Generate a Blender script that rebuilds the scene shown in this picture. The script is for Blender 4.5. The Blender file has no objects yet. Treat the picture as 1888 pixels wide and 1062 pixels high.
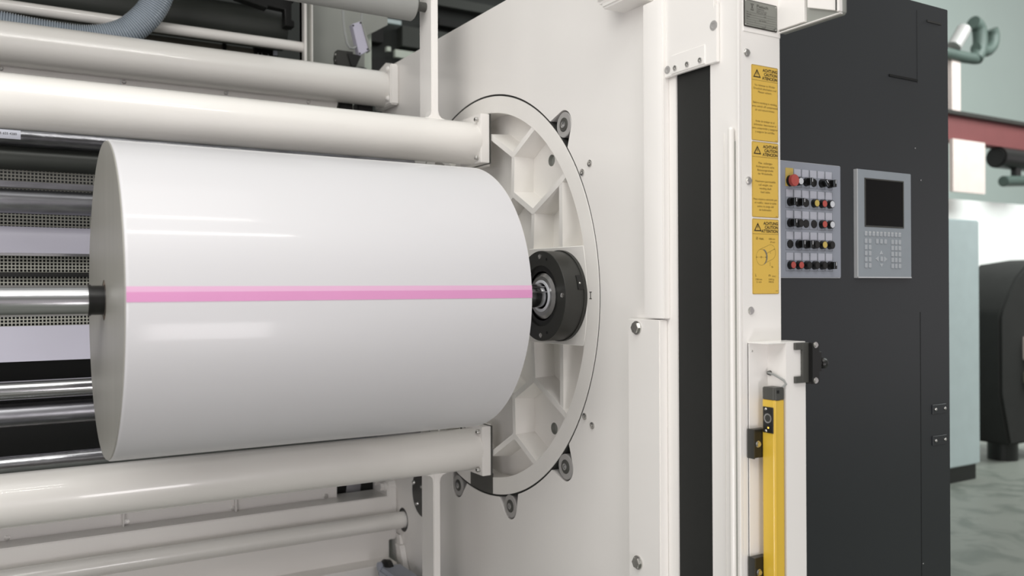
import bpy, bmesh, math, random
from mathutils import Vector, Matrix
random.seed(7)
SC = bpy.context.scene
COL = SC.collection
PI = math.pi
DZ = 0.25                      # machine data are measured from 0.25 m above the floor

# ------------------------------------------------------------------ camera
YAW, PITCH, ROLL = math.radians(30.9), math.radians(0.08), math.radians(0.28)
fw = Vector((math.sin(YAW)*math.cos(PITCH), math.cos(YAW)*math.cos(PITCH), math.sin(PITCH)))
rt0 = Vector((math.cos(YAW), -math.sin(YAW), 0)); up0 = rt0.cross(fw)
cr, sr = math.cos(ROLL), math.sin(ROLL)
rt = rt0*cr - up0*sr; up = up0*cr + rt0*sr
cd = bpy.data.cameras.new('camera'); cam = bpy.data.objects.new('camera', cd); COL.objects.link(cam)
cam.matrix_world = Matrix(((rt.x, up.x, -fw.x, 0), (rt.y, up.y, -fw.y, 0), (rt.z, up.z, -fw.z, 1.25+DZ), (0, 0, 0, 1)))
cd.sensor_width = 36; cd.lens = 1600/1888*36; cd.clip_start = 0.05; cd.clip_end = 200
cd.dof.use_dof = True; cd.dof.focus_distance = 2.8; cd.dof.aperture_fstop = 2.1
SC.camera = cam

# ------------------------------------------------------------------ world, lights, exposure
def srgb(r, g, b):
    f = lambda c: (c/255/12.92) if c/255 <= .04045 else ((c/255+.055)/1.055)**2.4
    return (f(r), f(g), f(b), 1)
w = bpy.data.worlds.new('hall_ambient'); SC.world = w; w.use_nodes = True
nt = w.node_tree; bg = nt.nodes['Background']
tc = nt.nodes.new('ShaderNodeTexCoord'); sx = nt.nodes.new('ShaderNodeSeparateXYZ'); rp = nt.nodes.new('ShaderNodeValToRGB')
mr = nt.nodes.new('ShaderNodeMapRange'); mr.inputs['From Min'].default_value = -1
nt.links.new(tc.outputs['Generated'], sx.inputs[0]); nt.links.new(sx.outputs['Z'], mr.inputs['Value']); nt.links.new(mr.outputs[0], rp.inputs[0]); nt.links.new(rp.outputs[0], bg.inputs[0])
e = rp.color_ramp.elements; e[0].position = .42; e[0].color = (.80, .745, .77, 1); e[1].position = .52; e[1].color = (.78, .74, .745, 1)
for p_, c_ in ((.60, (.40, .39, .38, 1)), (.70, (.42, .42, .40, 1)), (.80, (.95, .96, .93, 1)), (1.0, (.80, .81, .79, 1))): q = e.new(p_); q.color = c_
bg.inputs[1].default_value = 0.78
def area(name, loc, target, sx_, sy_, power, color=(1, .985, .95), spread=180):
    l = bpy.data.lights.new(name, 'AREA'); l.shape = 'RECTANGLE'; l.size = sx_; l.size_y = sy_; l.energy = power; l.color = color; l.spread = math.radians(spread)
    o = bpy.data.objects.new(name, l); COL.objects.link(o); o.location = loc
    d = (Vector(target)-Vector(loc)).normalized()
    x = Vector((1, 0, 0)); x = (x - d*x.dot(d)).normalized() if abs(d.x) < .95 else Vector((0, 1, 0))
    z = -d; y = z.cross(x)
    o.matrix_world = Matrix(((x.x, y.x, z.x, loc[0]), (x.y, y.y, z.y, loc[1]), (x.z, y.z, z.z, loc[2]), (0, 0, 0, 1)))
    return o
area('ceiling_skylight', (0.1, 1.3, 5.0), (1.0, 2.7, 1.4), 2.6, 1.8, 20)
area('added_fill_light', (-1.3, 0.8, 3.4), (1.6, 3.0, 1.3), 2.2, 1.6, 50)  # unseen side light added to brighten the frame wall
area('ceiling_tube_lamp', (0.75, -0.7, 4.75), (0.8, 1.9, 1.4), 1.9, 0.10, 26)
area('ceiling_tube_lamp', (0.5, 0.35, 4.75), (0.8, 2.6, 1.4), 1.6, 0.08, 14)
area('floor_flood_lamp', (0.85, -0.55, 0.34), (0.45, 2.2, 1.1), 0.7, 0.6, 17, (1, .95, .965))
area('added_fill_light', (-1.9, -0.6, 1.2), (1.5, 3.2, 0.6), 1.2, 1.2, 32, (1, .95, .965))  # unseen low light added to lift the lower left parts
area('hall_skylight', (9.5, 2.5, 5.5), (10.5, 5.6, 1.0), 5, 3, 430, (.93, 1, .98))
SC.view_settings.view_transform = 'Standard'; SC.view_settings.look = 'None'
SC.view_settings.exposure = -0.12; SC.view_settings.gamma = 1.0; SC.view_settings.use_curve_mapping = False

# ------------------------------------------------------------------ materials
def mat(name, col, rough=.4, metal=0, coat=0, coat_r=.08, spec=.5, noise=.03, nscale=9, bump=0, bscale=60, stretch=None):
    m = bpy.data.materials.new(name); m.use_nodes = True; t = m.node_tree; b = t.nodes['Principled BSDF']
    b.inputs['Roughness'].default_value = rough; b.inputs['Metallic'].default_value = metal
    b.inputs['Coat Weight'].default_value = coat; b.inputs['Coat Roughness'].default_value = coat_r; b.inputs['Specular IOR Level'].default_value = spec
    c = t.nodes.new('ShaderNodeTexCoord'); n = t.nodes.new('ShaderNodeTexNoise'); n.inputs['Scale'].default_value = nscale; n.inputs['Detail'].default_value = 4
    src = c.outputs['Object']
    if stretch:
        mp = t.nodes.new('ShaderNodeMapping'); mp.inputs['Scale'].default_value = stretch; t.links.new(src, mp.inputs[0]); src = mp.outputs[0]
    t.links.new(src, n.inputs['Vector'])
    r = t.nodes.new('ShaderNodeValToRGB'); r.color_ramp.elements[0].position = .3; r.color_ramp.elements[1].position = .7
    r.color_ramp.elements[0].color = tuple(x*(1-noise) for x in col[:3])+(1,); r.color_ramp.elements[1].color = tuple(min(1, x*(1+noise)) for x in col[:3])+(1,)
    t.links.new(n.outputs[0], r.inputs[0]); t.links.new(r.outputs[0], b.inputs['Base Color'])
    if bump:
        n2 = t.nodes.new('ShaderNodeTexNoise'); n2.inputs['Scale'].default_value = bscale; n2.inputs['Detail'].default_value = 3; t.links.new(src, n2.inputs['Vector'])
        bp = t.nodes.new('ShaderNodeBump'); bp.inputs['Strength'].default_value = bump; bp.inputs['Distance'].default_value = .002
        t.links.new(n2.outputs[0], bp.inputs['Height']); t.links.new(bp.outputs[0], b.inputs['Normal'])
    return m
M = {}
M['white'] = mat('white_machine_paint', srgb(240, 237, 233), .38, coat=.35, coat_r=.12, noise=.012, nscale=3)
M['white2'] = mat('white_gloss_paint', srgb(234, 231, 226), .30, coat=.6, coat_r=.06, noise=.012, nscale=3)
M['cast'] = mat('white_casting_paint', srgb(240, 237, 232), .42, coat=.25, coat_r=.2, noise=.015, bump=.15, bscale=30)
M['paper'] = mat('white_coated_paper', srgb(207, 206, 208), .42, coat=.25, coat_r=.1, noise=.006, nscale=2, bump=.12, bscale=6, stretch=(.25, 1, 1))
M['edge'] = mat('paper_roll_edge', srgb(150, 148, 141), .42, noise=.05, nscale=6, stretch=(1, 7, .35))
M['core'] = mat('cardboard_core', srgb(120, 108, 95), .8)
M['pink'] = mat('pink_tape', srgb(216, 148, 192), .5, noise=.01)
M['pink2'] = mat('pale_pink_tape', srgb(224, 177, 207), .5, noise=.01)
M['chrome'] = mat('polished_steel', (.50, .50, .51, 1), .17, 1, noise=.05, nscale=4, stretch=(.3, 20, 20))
M['steel'] = mat('turned_steel', (.5, .5, .5, 1), .28, 1, noise=.08, nscale=14)
M['bolt'] = mat('zinc_bolt_steel', (.62, .61, .59, 1), .25, 1, noise=.06)
M['dullroll'] = mat('dull_steel_roller', (.30, .30, .32, 1), .36, 1, noise=.18, nscale=7, stretch=(1.5, 6, 6))
M['foil'] = mat('wrinkled_foil', (.42, .42, .44, 1), .22, 1, noise=.15, nscale=9, bump=.8, bscale=14, stretch=(1, 3, 3))
M['black'] = mat('black_anodised_metal', srgb(50, 50, 47), .38, noise=.06)
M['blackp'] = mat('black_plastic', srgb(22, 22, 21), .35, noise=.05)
M['deep'] = mat('recess_shade_and_black', srgb(34, 34, 32), .8, noise=.1)  # near-black; in the frame gap and pockets it paints shade
M['belt'] = mat('black_belt', srgb(28, 29, 27), .62, noise=.08, nscale=3)
M['darkgrey'] = mat('dark_grey_steel', srgb(72, 72, 68), .45, noise=.05)
M['anth'] = mat('anthracite_powder_coat', srgb(47, 50, 53), .33, noise=.04, nscale=2, bump=.04, bscale=400)
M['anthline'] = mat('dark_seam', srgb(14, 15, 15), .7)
M['panelgrey'] = mat('grey_blue_panel', srgb(166, 171, 183), .45, noise=.015)
M['tile'] = mat('pale_grey_legend', srgb(206, 208, 220), .4, noise=.01)
M['keycap'] = mat('silver_membrane_key', srgb(196, 201, 206), .35, .1, noise=.02)
M['alu'] = mat('anodised_aluminium', srgb(166, 174, 181), .38, .12, noise=.02, nscale=20)
M['alu_edge'] = mat('bright_aluminium_edge', srgb(222, 224, 226), .3, .3)
M['screen'] = mat('black_display', srgb(9, 8, 7), .3, spec=.15)
M['yellow'] = mat('yellow_paint', srgb(222, 184, 62), .35, coat=.4, noise=.02)
M['label'] = mat('yellow_label_film', srgb(224, 185, 82), .45, noise=.012)
M['ink'] = mat('black_ink', srgb(32, 26, 18), .6)
M['ink2'] = mat('brown_thin_print', srgb(96, 76, 36), .6)
M['red'] = mat('red_button_plastic', srgb(206, 92, 84), .4)
M['ybtn'] = mat('yellow_button_plastic', srgb(222, 196, 104), .4)
M['wbtn'] = mat('white_button_plastic', srgb(236, 238, 244), .4)
M['rubber'] = mat('grey_roller_cover', srgb(150, 151, 148), .55, noise=.02, bump=.1, bscale=200)
M['greysheet'] = mat('grey_sheet_metal', srgb(150, 152, 146), .4, coat=.2, noise=.02)
M['darkroll'] = mat('dark_green_grey_roller', srgb(62, 65, 61), .45, noise=.08, nscale=4)
M['olive'] = mat('olive_grey_sheet', srgb(118, 115, 104), .5, noise=.05)
M['lav'] = mat('lavender_grey_cover', srgb(192, 189, 205), .4)
M['hose'] = mat('grey_spiral_hose', srgb(166, 176, 186), .3, coat=.4)
M['wheel'] = mat('grey_steel_wheel_face', srgb(172, 170, 168), .35, .2)
M['cable'] = mat('grey_cable', srgb(150, 152, 150), .45)
M['film'] = mat('scuffed_film_wrap', (.17, .17, .18, 1), .3, 1, noise=.35, nscale=8, bump=.5, bscale=25, stretch=(1, 4, 4))
M['sheetpaper'] = mat('pale_lavender_web', srgb(196, 194, 208), .3, coat=.3, noise=.02, nscale=3)
M['plate'] = mat('brushed_nameplate', srgb(140, 142, 136), .4, .5, noise=.14, nscale=3, stretch=(2, 1, 1))
M['paleg'] = mat('pale_green_paint', srgb(206, 214, 202), .5)
M['housing'] = mat('dark_machine_housing', srgb(42, 46, 43), .6, noise=.2, nscale=2)
M['haze_wall'] = mat('pale_teal_wall', srgb(206, 221, 215), .7, noise=.03, nscale=.6)
M['hallwhite'] = mat('hall_white', srgb(248, 248, 246), .6, noise=.01)
M['hallblue'] = mat('pale_blue_cabinet', srgb(196, 210, 211), .5)
M['hallred'] = mat('dull_red_paint', srgb(112, 60, 60), .6)
M['hallpink'] = mat('pale_pink_panel', srgb(222, 206, 200), .6)
M['hallgreen'] = mat('grey_green_pipe', srgb(70, 84, 78), .5)
M['led'] = mat('amber_indicator', srgb(250, 200, 80), .3)
_b = M['led'].node_tree.nodes['Principled BSDF']; _b.inputs['Emission Color'].default_value = srgb(255, 205, 90); _b.inputs['Emission Strength'].default_value = 1.5
# concrete floor
m = mat('blotchy_concrete_floor', srgb(142, 147, 138), .45, noise=.0); M['floor'] = m
t = m.node_tree; r = [n for n in t.nodes if n.type == 'VALTORGB'][0]; n = [n for n in t.nodes if n.type == 'TEX_NOISE'][0]
n.inputs['Scale'].default_value = 3.2; n.inputs['Detail'].default_value = 9; n.inputs['Distortion'].default_value = 1.2
r.color_ramp.elements[0].position = .36; r.color_ramp.elements[1].position = .52
r.color_ramp.elements[0].color = srgb(111, 116, 109); r.color_ramp.elements[1].color = srgb(132, 135, 128)
# perforated sheet: square holes really cut through by transparency
m = bpy.data.materials.new('perforated_sheet_metal'); m.use_nodes = True; M['perf'] = m
t = m.node_tree; b = t.nodes['Principled BSDF']; b.inputs['Base Color'].default_value = srgb(176, 176, 166); b.inputs['Metallic'].default_value = .15; b.inputs['Roughness'].default_value = .4
c = t.nodes.new('ShaderNodeTexCoord'); s = t.nodes.new('ShaderNodeSeparateXYZ'); t.links.new(c.outputs['Object'], s.inputs[0])
def mth(op, a, b_=None):
    n = t.nodes.new('ShaderNodeMath'); n.operation = op
    for i, v in enumerate((a, b_)):
        if v is None: continue
        if isinstance(v, (int, float)): n.inputs[i].default_value = v
        else: t.links.new(v, n.inputs[i])
    return n.outputs[0]
hx = mth('LESS_THAN', mth('FRACT', mth('DIVIDE', s.outputs['X'], .0118)), .66); hz = mth('LESS_THAN', mth('FRACT', mth('DIVIDE', s.outputs['Z'], .0118)), .66)
hole = mth('MULTIPLY', hx, hz); tr = t.nodes.new('ShaderNodeBsdfTransparent'); mx = t.nodes.new('ShaderNodeMixShader')
t.links.new(hole, mx.inputs[0]); t.links.new(b.outputs[0], mx.inputs[1]); t.links.new(tr.outputs[0], mx.inputs[2]); t.links.new(mx.outputs[0], t.nodes['Material Output'].inputs['Surface'])

# ------------------------------------------------------------------ mesh helpers
def frame_of(d):
    d = Vector(d).normalized(); a = Vector((0, 0, 1)) if abs(d.z) < .9 else Vector((0, 1, 0))
    u = a.cross(d).normalized(); return u, d.cross(u).normalized()
class MB:
    def __init__(s): s.v = []; s.f = []; s.bev = []
    def add(s, vs, fs):
        o = len(s.v); s.v += [tuple(x) for x in vs]; s.f += [tuple(i+o for i in f) for f in fs]; return s
    def box(s, x0, x1, y0, y1, z0, z1):
        v = [(x, y, z) for x in (x0, x1) for y in (y0, y1) for z in (z0, z1)]
        return s.add(v, [(0, 1, 3, 2), (4, 6, 7, 5), (0, 4, 5, 1), (2, 3, 7, 6), (0, 2, 6, 4), (1, 5, 7, 3)])
    def prism(s, poly, axis, a0, a1):                                   # polygon extruded along an axis
        n = len(poly)
        P = {'x': lambda p, a: (a, p[0], p[1]), 'y': lambda p, a: (p[0], a, p[1]), 'z': lambda p, a: (p[0], p[1], a)}[axis]
        v = [P(p, a0) for p in poly]+[P(p, a1) for p in poly]
        return s.add(v, [tuple(range(n)), tuple(range(2*n-1, n-1, -1))]+[(i, i+n, (i+1) % n+n, (i+1) % n) for i in range(n)])
    def rod(s, p0, p1, r0, r1=None, n=24, caps=True):
        r1 = r0 if r1 is None else r1; p0 = Vector(p0); p1 = Vector(p1); u, w_ = frame_of(p1-p0)
        v = [p+(u*math.cos(2*PI*i/n)+w_*math.sin(2*PI*i/n))*r for p, r in ((p0, r0), (p1, r1)) for i in range(n)]
        f = [(i, (i+1) % n, (i+1) % n+n, i+n) for i in range(n)]
        if caps: f += [tuple(range(n-1, -1, -1)), tuple(range(n, 2*n))]
        return s.add(v, f)
    def lathe(s, prof, yc, zc, n=96, axis='x', xc=0):                 # closed ring profile (a, r) about an axis through (yc, zc)
        k = len(prof); v = []
        for i in range(n):
            c_, s_ = math.cos(2*PI*i/n), math.sin(2*PI*i/n)
            for a, r in prof:
                v.append((a, yc+r*c_, zc+r*s_) if axis == 'x' else (xc+r*c_, a, zc+r*s_))
        f = [(i*k+j, i*k+(j+1) % k, ((i+1) % n)*k+(j+1) % k, ((i+1) % n)*k+j) for i in range(n) for j in range(k)]
        return s.add(v, f)
    def tube(s, pts, r, n=12, caps=True):
        pts = [Vector(p) for p in pts]; R = r if callable(r) else (lambda i: r); v = []; u = None
        for i, p in enumerate(pts):
            d = (pts[min(i+1, len(pts)-1)]-pts[max(i-1, 0)]).normalized()
            if u is None: u, w_ = frame_of(d)
            u = (u-d*u.dot(d)).normalized(); w_ = d.cross(u)
            v += [p+(u*math.cos(2*PI*j/n)+w_*math.sin(2*PI*j/n))*R(i) for j in range(n)]
        f = [(i*n+j, i*n+(j+1) % n, (i+1)*n+(j+1) % n, (i+1)*n+j) for i in range(len(pts)-1) for j in range(n)]
        if caps: f += [tuple(range(n-1, -1, -1)), tuple(range((len(pts)-1)*n, len(pts)*n))]
        return s.add(v, f)
    def ball(s, c_, r, n=20, m_=12, sc=(1, 1, 1)):
        v = []; f = []
        for i in range(m_+1):
            th = PI*i/m_
            for j in range(n):
                v.append((c_[0]+sc[0]*r*math.sin(th)*math.cos(2*PI*j/n), c_[1]+sc[1]*r*math.sin(th)*math.sin(2*PI*j/n), c_[2]+sc[2]*r*math.cos(th)))
        for i in range(m_):
            for j in range(n): f.append((i*n+j, (i+1)*n+j, (i+1)*n+(j+1) % n, i*n+(j+1) % n))
        return s.add(v, f)
    def holed(s, outer, holes, x0, x1):                              # plate in the YZ plane with holes, thick along x
        bm = bmesh.new(); loops = []
        for lp in [outer]+holes:
            vs = [bm.verts.new((0, p[0], p[1])) for p in lp]; loops.append(len(vs))
            for i in range(len(vs)): bm.edges.new((vs[i], vs[(i+1) % len(vs)]))
        bmesh.ops.triangle_fill(bm, use_beauty=True, use_dissolve=False, edges=bm.edges[:])
        bm.verts.index_update(); pts = [(v_.co.y, v_.co.z) for v_ in bm.verts]; tris = [tuple(v_.index for v_ in f_.verts) for f_ in bm.faces]; bm.free()
        n = len(pts); v = [(x0, a, b_) for a, b_ in pts]+[(x1, a, b_) for a, b_ in pts]
        f = [t_ for t_ in tris]+[tuple(i+n for i in reversed(t_)) for t_ in tris]; o = 0
        for L in loops:
            f += [(o+i, o+(i+1) % L, o+(i+1) % L+n, o+i+n) for i in range(L)]; o += L
        return s.add(v, f)
    def build(s, name, material, parent=None, bevel=0, seg=2, smooth=35):
        me = bpy.data.meshes.new(name); org = Vector((0, 0, 0)); p = parent
        while p: org += p.location; p = p.parent
        me.from_pydata([(x-org.x, y-org.y, z+DZ-org.z) for x, y, z in s.v], [], s.f); me.validate()
        bm = bmesh.new(); bm.from_mesh(me); bmesh.ops.recalc_face_normals(bm, faces=bm.faces[:])
        if bevel:
            ed = [e_ for e_ in bm.edges if len(e_.link_faces) == 2 and e_.calc_face_angle(0) > .6]
            bmesh.ops.bevel(bm, geom=ed, offset=bevel, segments=seg, affect='EDGES', clamp_overlap=True)
        bm.to_mesh(me); bm.free()
        for pl in me.polygons: pl.use_smooth = True
        me.set_sharp_from_angle(angle=math.radians(smooth))
        o = bpy.data.objects.new(name, me); COL.objects.link(o); me.materials.append(M[material])
        if parent: o.parent = parent
        return o
def tag(o, label, cat, group=None, kind=None):
    o['label'] = label; o['category'] = cat
    if group: o['group'] = group
    if kind: o['kind'] = kind
    return o
def thing(name, label, cat, loc, group=None):
    o = bpy.data.objects.new(name, None); COL.objects.link(o); o.location = (loc[0], loc[1], loc[2]+DZ); o.empty_display_size = .05
    return tag(o, label, cat, group)
def struct(o): o['kind'] = 'structure'; return o
def copy_thing(root, delta, label):
    r_ = root.copy(); COL.objects.link(r_); r_.location = root.location+Vector(delta); r_['label'] = label
    for ch in list(root.children):
        c_ = ch.copy(); COL.objects.link(c_); c_.parent = r_
        for g in list(ch.children):
            d_ = g.copy(); COL.objects.link(d_); d_.parent = c_
    return r_
def circle(yc, zc, r, n=64): return [(yc+r*math.cos(2*PI*i/n), zc+r*math.sin(2*PI*i/n)) for i in range(n)]
def rrect(x0, x1, z0, z1, r, n=5):
    out = []
    for cx, cz, a in ((x1-r, z1-r, 0), (x0+r, z1-r, 90), (x0+r, z0+r, 180), (x1-r, z0+r, 270)):
        out += [(cx+r*math.cos(math.radians(a+90*i/n)), cz+r*math.sin(math.radians(a+90*i/n))) for i in range(n+1)]
    return out
def text(mb, body, x, y, z, size, align='CENTER', width=None, bold=0):     # lettering on a plane facing -Y
    cu = bpy.data.curves.new('txt', 'FONT'); cu.body = body; cu.size = size; cu.align_x = align; cu.resolution_u = 3; cu.offset = bold
    o = bpy.data.objects.new('txt', cu); COL.objects.link(o); bpy.context.view_layer.update()
    me = bpy.data.meshes.new_from_object(o.evaluated_get(bpy.context.evaluated_depsgraph_get()))
    xs = [v.co.x for v in me.vertices]; k = 1
    if width and xs: k = width/(max(xs)-min(xs))
    mb.add([(x+v.co.x*k, y, z+v.co.y) for v in me.vertices], [tuple(p.vertices) for p in me.polygons])
    bpy.data.objects.remove(o); bpy.data.meshes.remove(me); bpy.data.curves.remove(cu)
def line(mb, p0, p1, y, w_=.0006):                                         # printed line on a plane facing -Y
    a = Vector((p0[0], p0[1])); b_ = Vector((p1[0], p1[1])); d = (b_-a).normalized(); n_ = Vector((-d.y, d.x))*w_/2
    mb.add([(q_.x, y, q_.y) for q_ in (a-n_, b_-n_, b_+n_, a+n_)], [(0, 1, 2, 3)])
def bolt_x(x, y, z, r=.008, h=.007, kind='socket', parent=None, name='bolt', material='bolt'):   # bolt head on a plane facing -X
    mb = MB()
    if kind == 'hex':
        mb.rod((x, y, z), (x-h*.35, y, z), r*1.25, n=24); mb.rod((x-h*.35, y, z), (x-h, y, z), r, n=6)
    elif kind == 'dome':
        mb.ball((x, y, z), r, 16, 10, (h/r, 1, 1))
    else:
        mb.lathe([(x, r), (x-h*.85, r), (x-h, r*.85), (x-h, r*.5), (x-h*.45, r*.45), (x-h*.4, .0005), (x, .0005)], y, z, 20)
    return mb.build(name, material, parent)
def bolt_y(x, y, z, r=.008, h=.007, kind='socket', parent=None, name='bolt', material='bolt'):   # bolt head on a plane facing -Y
    mb = MB()
    if kind == 'hex':
        mb.rod((x, y, z), (x, y-h*.35, z), r*1.25, n=24); mb.rod((x, y-h*.35, z), (x, y-h, z), r, n=6)
    elif kind == 'dome':
        mb.ball((x, y, z), r, 16, 10, (1, h/r, 1))
    else:
        mb.lathe([(y, r), (y-h*.85, r), (y-h, r*.85), (y-h, r*.5), (y-h*.45, r*.45), (y-h*.4, .0005), (y, .0005)], 0, z, 20, axis='y', xc=x)
    return mb.build(name, material, parent)

# ------------------------------------------------------------------ the hall: floor, back wall
o = MB().box(-6, 22, -3, 14, -.35, -.25).build('floor', 'floor'); struct(o)
o = MB().box(4.5, 22, 9.0, 9.1, -.25, 9).build('wall_back', 'haze_wall'); struct(o)

# ------------------------------------------------------------------ machine side frame (wall plane facing -X at x = 1.70)
YC, ZC, RD, XW = 3.079, 1.2266, .792, 1.70
LOBES = [(-.590, .593), (-.590, -.593), (-.214, -.809), (.220, -.812), (.590, .593), (-.20, .812), (.22, .810), (.62, -.56)]
def lobe_hull(ly, lz, R=.050):
    a = math.atan2(lz, ly); pts = [(ly+R*math.cos(2*PI*i/40), lz+R*math.sin(2*PI*i/40)) for i in range(40)]
    for s_ in (-.098, .098): pts.append((.795*math.cos(a+s_), .795*math.sin(a+s_)))
    pts = sorted(pts)
    def half(P):
        h = []
        for p in P:
            while len(h) > 1 and (h[-1][0]-h[-2][0])*(p[1]-h[-2][1])-(h[-1][1]-h[-2][1])*(p[0]-h[-2][0]) <= 0: h.pop()
            h.append(p)
        return h[:-1]
    return half(pts)+half(pts[::-1])
HULLS = [(math.atan2(lz, ly), lobe_hull(ly, lz)) for ly, lz in LOBES[:4]]
def outline():
    out = []; N = 1440
    for i in range(N):
        th = 2*PI*i/N; r_ = .7995; near = False
        for a, H in HULLS:
            if abs((th-a+PI) % (2*PI)-PI) > .13: continue
            near = True; d = (math.cos(th), math.sin(th))
            for j in range(len(H)):
                p, q_ = H[j], H[(j+1) % len(H)]; ex, ez = q_[0]-p[0], q_[1]-p[1]; den = d[0]*ez-d[1]*ex
                if abs(den) < 1e-9: continue
                tt = (p[0]*ez-p[1]*ex)/den; ss = (p[0]*d[1]-p[1]*d[0])/den
                if 0 <= ss <= 1 and tt > r_: r_ = tt
        if near or i % 8 == 0: out.append((YC+r_*math.cos(th), ZC+r_*math.sin(th)))
    return out
frame = thing('machine_bulkhead', 'white painted machine side frame with round cut-out behind the paper roll', 'machine frame', (1.8, 3.0, -.25))
MB().holed([(1.925, -.25), (4.12, -.25), (4.12, 2.363), (1.925, 2.363)], [outline(), circle(3.877, .1375, .0575)], XW, XW+.13).build('frame_plate', 'white', frame)
MB().box(1.835, 1.85, 2.0, 4.1, .05, 2.3).build('rear_cover', 'deep', frame)
MB().lathe([(XW+.003, .7928), (XW+.003, .7995), (XW+.06, .7995), (XW+.06, .7928)], YC, ZC, 240).build('gap_shade_ring', 'deep', frame)  # dark ring added in the disc gap, shade put in as colour
MB().lathe([(XW+.002, .0412), (XW+.002, .0574), (XW+.03, .0574), (XW+.03, .0412)], 3.877, .1375, 48).build('hole_shade_ring', 'blackp', frame)  # black ring added to keep the tube hole dark, shade as colour
for a_, H_ in HULLS: MB().prism([(YC+p[0], ZC+p[1]) for p in H_], 'x', XW+.062, XW+.08).build('pocket_floor', 'deep', frame)  # dark floor added so the pockets look deep in shade
for y, z in ((2.333, 1.666), (2.376, 1.641), (2.369, .823), (2.326, .798)): bolt_x(XW-.0002, y, z, .0115, .004, parent=frame, name='countersunk_screw')
MB().box(1.60, 1.70, 2.0, 2.172, 2.128, 2.6).build('top_block', 'white', frame, .012, 3)
MB().box(1.613, 1.71, 2.005, 2.152, 2.112, 2.14).build('block_step', 'white', frame, .006)

# ------------------------------------------------------------------ turret disc
tur = thing('turret_disc', 'large round white ribbed turret disc set flush in the side frame', 'turret disc', (XW+.05, YC, ZC))
MB().lathe([(XW, .727), (XW, RD), (XW+.09, RD), (XW+.09, .727)], YC, ZC, 240).build('rim', 'cast', tur, .0006, 1)
bh = [(2.691, 1.728), (2.682, .733)]
MB().holed(circle(YC, ZC, .735, 120), [circle(y, z, .022, 28) for y, z in bh], XW+.085, XW+.10).build('web_plate', 'cast', tur)
for y, z in bh: MB().lathe([(XW+.085, .022), (XW+.104, .022), (XW+.104, .001), (XW+.100, .001), (XW+.100, .0215)], y, z, 28).build('bore', 'greysheet', tur)
rib = MB(); RK = 0
def addrib(a, b_, th=.0105, x0=XW+.001, x1=XW+.088):
    global RK; RK += 1; x0 += .0004*RK
    for sz in (1, -1):
        for sy in (1, -1):
            p = Vector((a[0]*sy, a[1]*sz)); q_ = Vector((b_[0]*sy, b_[1]*sz)); d = (q_-p).normalized(); n_ = Vector((-d.y, d.x))
            v = []
            for x, t_ in ((x0, th), (x1, th*1.7)):
                v += [(x, YC+c_.x, ZC+c_.y) for c_ in (p+n_*t_, q_+n_*t_, q_-n_*t_, p-n_*t_)]
            rib.add(v, [(0, 1, 2, 3), (7, 6, 5, 4), (0, 4, 5, 1), (1, 5, 6, 2), (2, 6, 7, 3), (3, 7, 4, 0)])
            rib.rod((x0+.00013, YC+q_.x, ZC+q_.y), (x1+.002, YC+q_.x, ZC+q_.y), th*.98, th*1.68, 16)
            rib.rod((x0+.00026, YC+p.x, ZC+p.y), (x1+.003, YC+p.x, ZC+p.y), th*.96, th*1.66, 16)
N1, N2, N3, N4 = (-.248, .534), (-.242, .386), (-.386, .308), (-.566, .401)
for a, b_ in ((N1, (-.395, .614)), (N1, (-.075, .630)), (N1, N2), (N2, N3), (N3, N4), (N4, (-.61, .43)), (N3, (-.372, .10)), (N4, (-.566, .10)), (N2, (-.10, .31)), ((-.10, .31), (-.10, .05)), ((-.10, .31), (0, .36))): addrib(a, b_)
rib.build('rib_casting', 'cast', tur)
for s_ in (-1, 1):
    MB().prism([(YC+s_*.725*c_, ZC+.725*z_) for c_, z_ in [(math.cos(t_), math.sin(t_)) for t_ in [(-.235+.47*i/12) for i in range(13)]]]+[(YC+s_*.36, ZC+.171), (YC+s_*.36, ZC-.171)], 'x', XW+.0005, XW+.09).build('chuck_pad', 'cast', tur, .002, 1)
    MB().box(XW-.0008, XW+.03, 3.06, 3.165, ZC+s_*.62-.098, ZC+s_*.62+.098).build('tube_pad', 'cast', tur, .002, 1)
MB().lathe([(XW, .001), (XW, .16), (XW+.09, .17), (XW+.09, .001)], YC, ZC, 64).build('centre_hub', 'cast', tur, .004)
# dark insert on the rim below the lower tube
y0, y1 = 2.995, 3.178; arc = [(y, ZC-math.sqrt(.7915**2-(y-YC)**2)) for y in [y0+(y1-y0)*i/16 for i in range(17)]]
MB().prism(arc+[(y1, .52), (y0, .52)], 'x', XW-.0025, XW+.002).build('dark_insert', 'darkgrey', tur)
im = MB(); cy, cz = 2.333, 1.2285
im.box(XW-.001, XW+.001, cy-.0015, cy+.0015, cz-.011, cz+.011); im.box(XW-.001, XW+.001, cy-.006, cy+.006, cz+.010, cz+.0122); im.box(XW-.001, XW+.001, cy-.006, cy+.006, cz-.0122, cz-.010)
o = im.build('position_mark', 'ink', tur); o['label'] = 'black numeral I on the rim'

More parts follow.
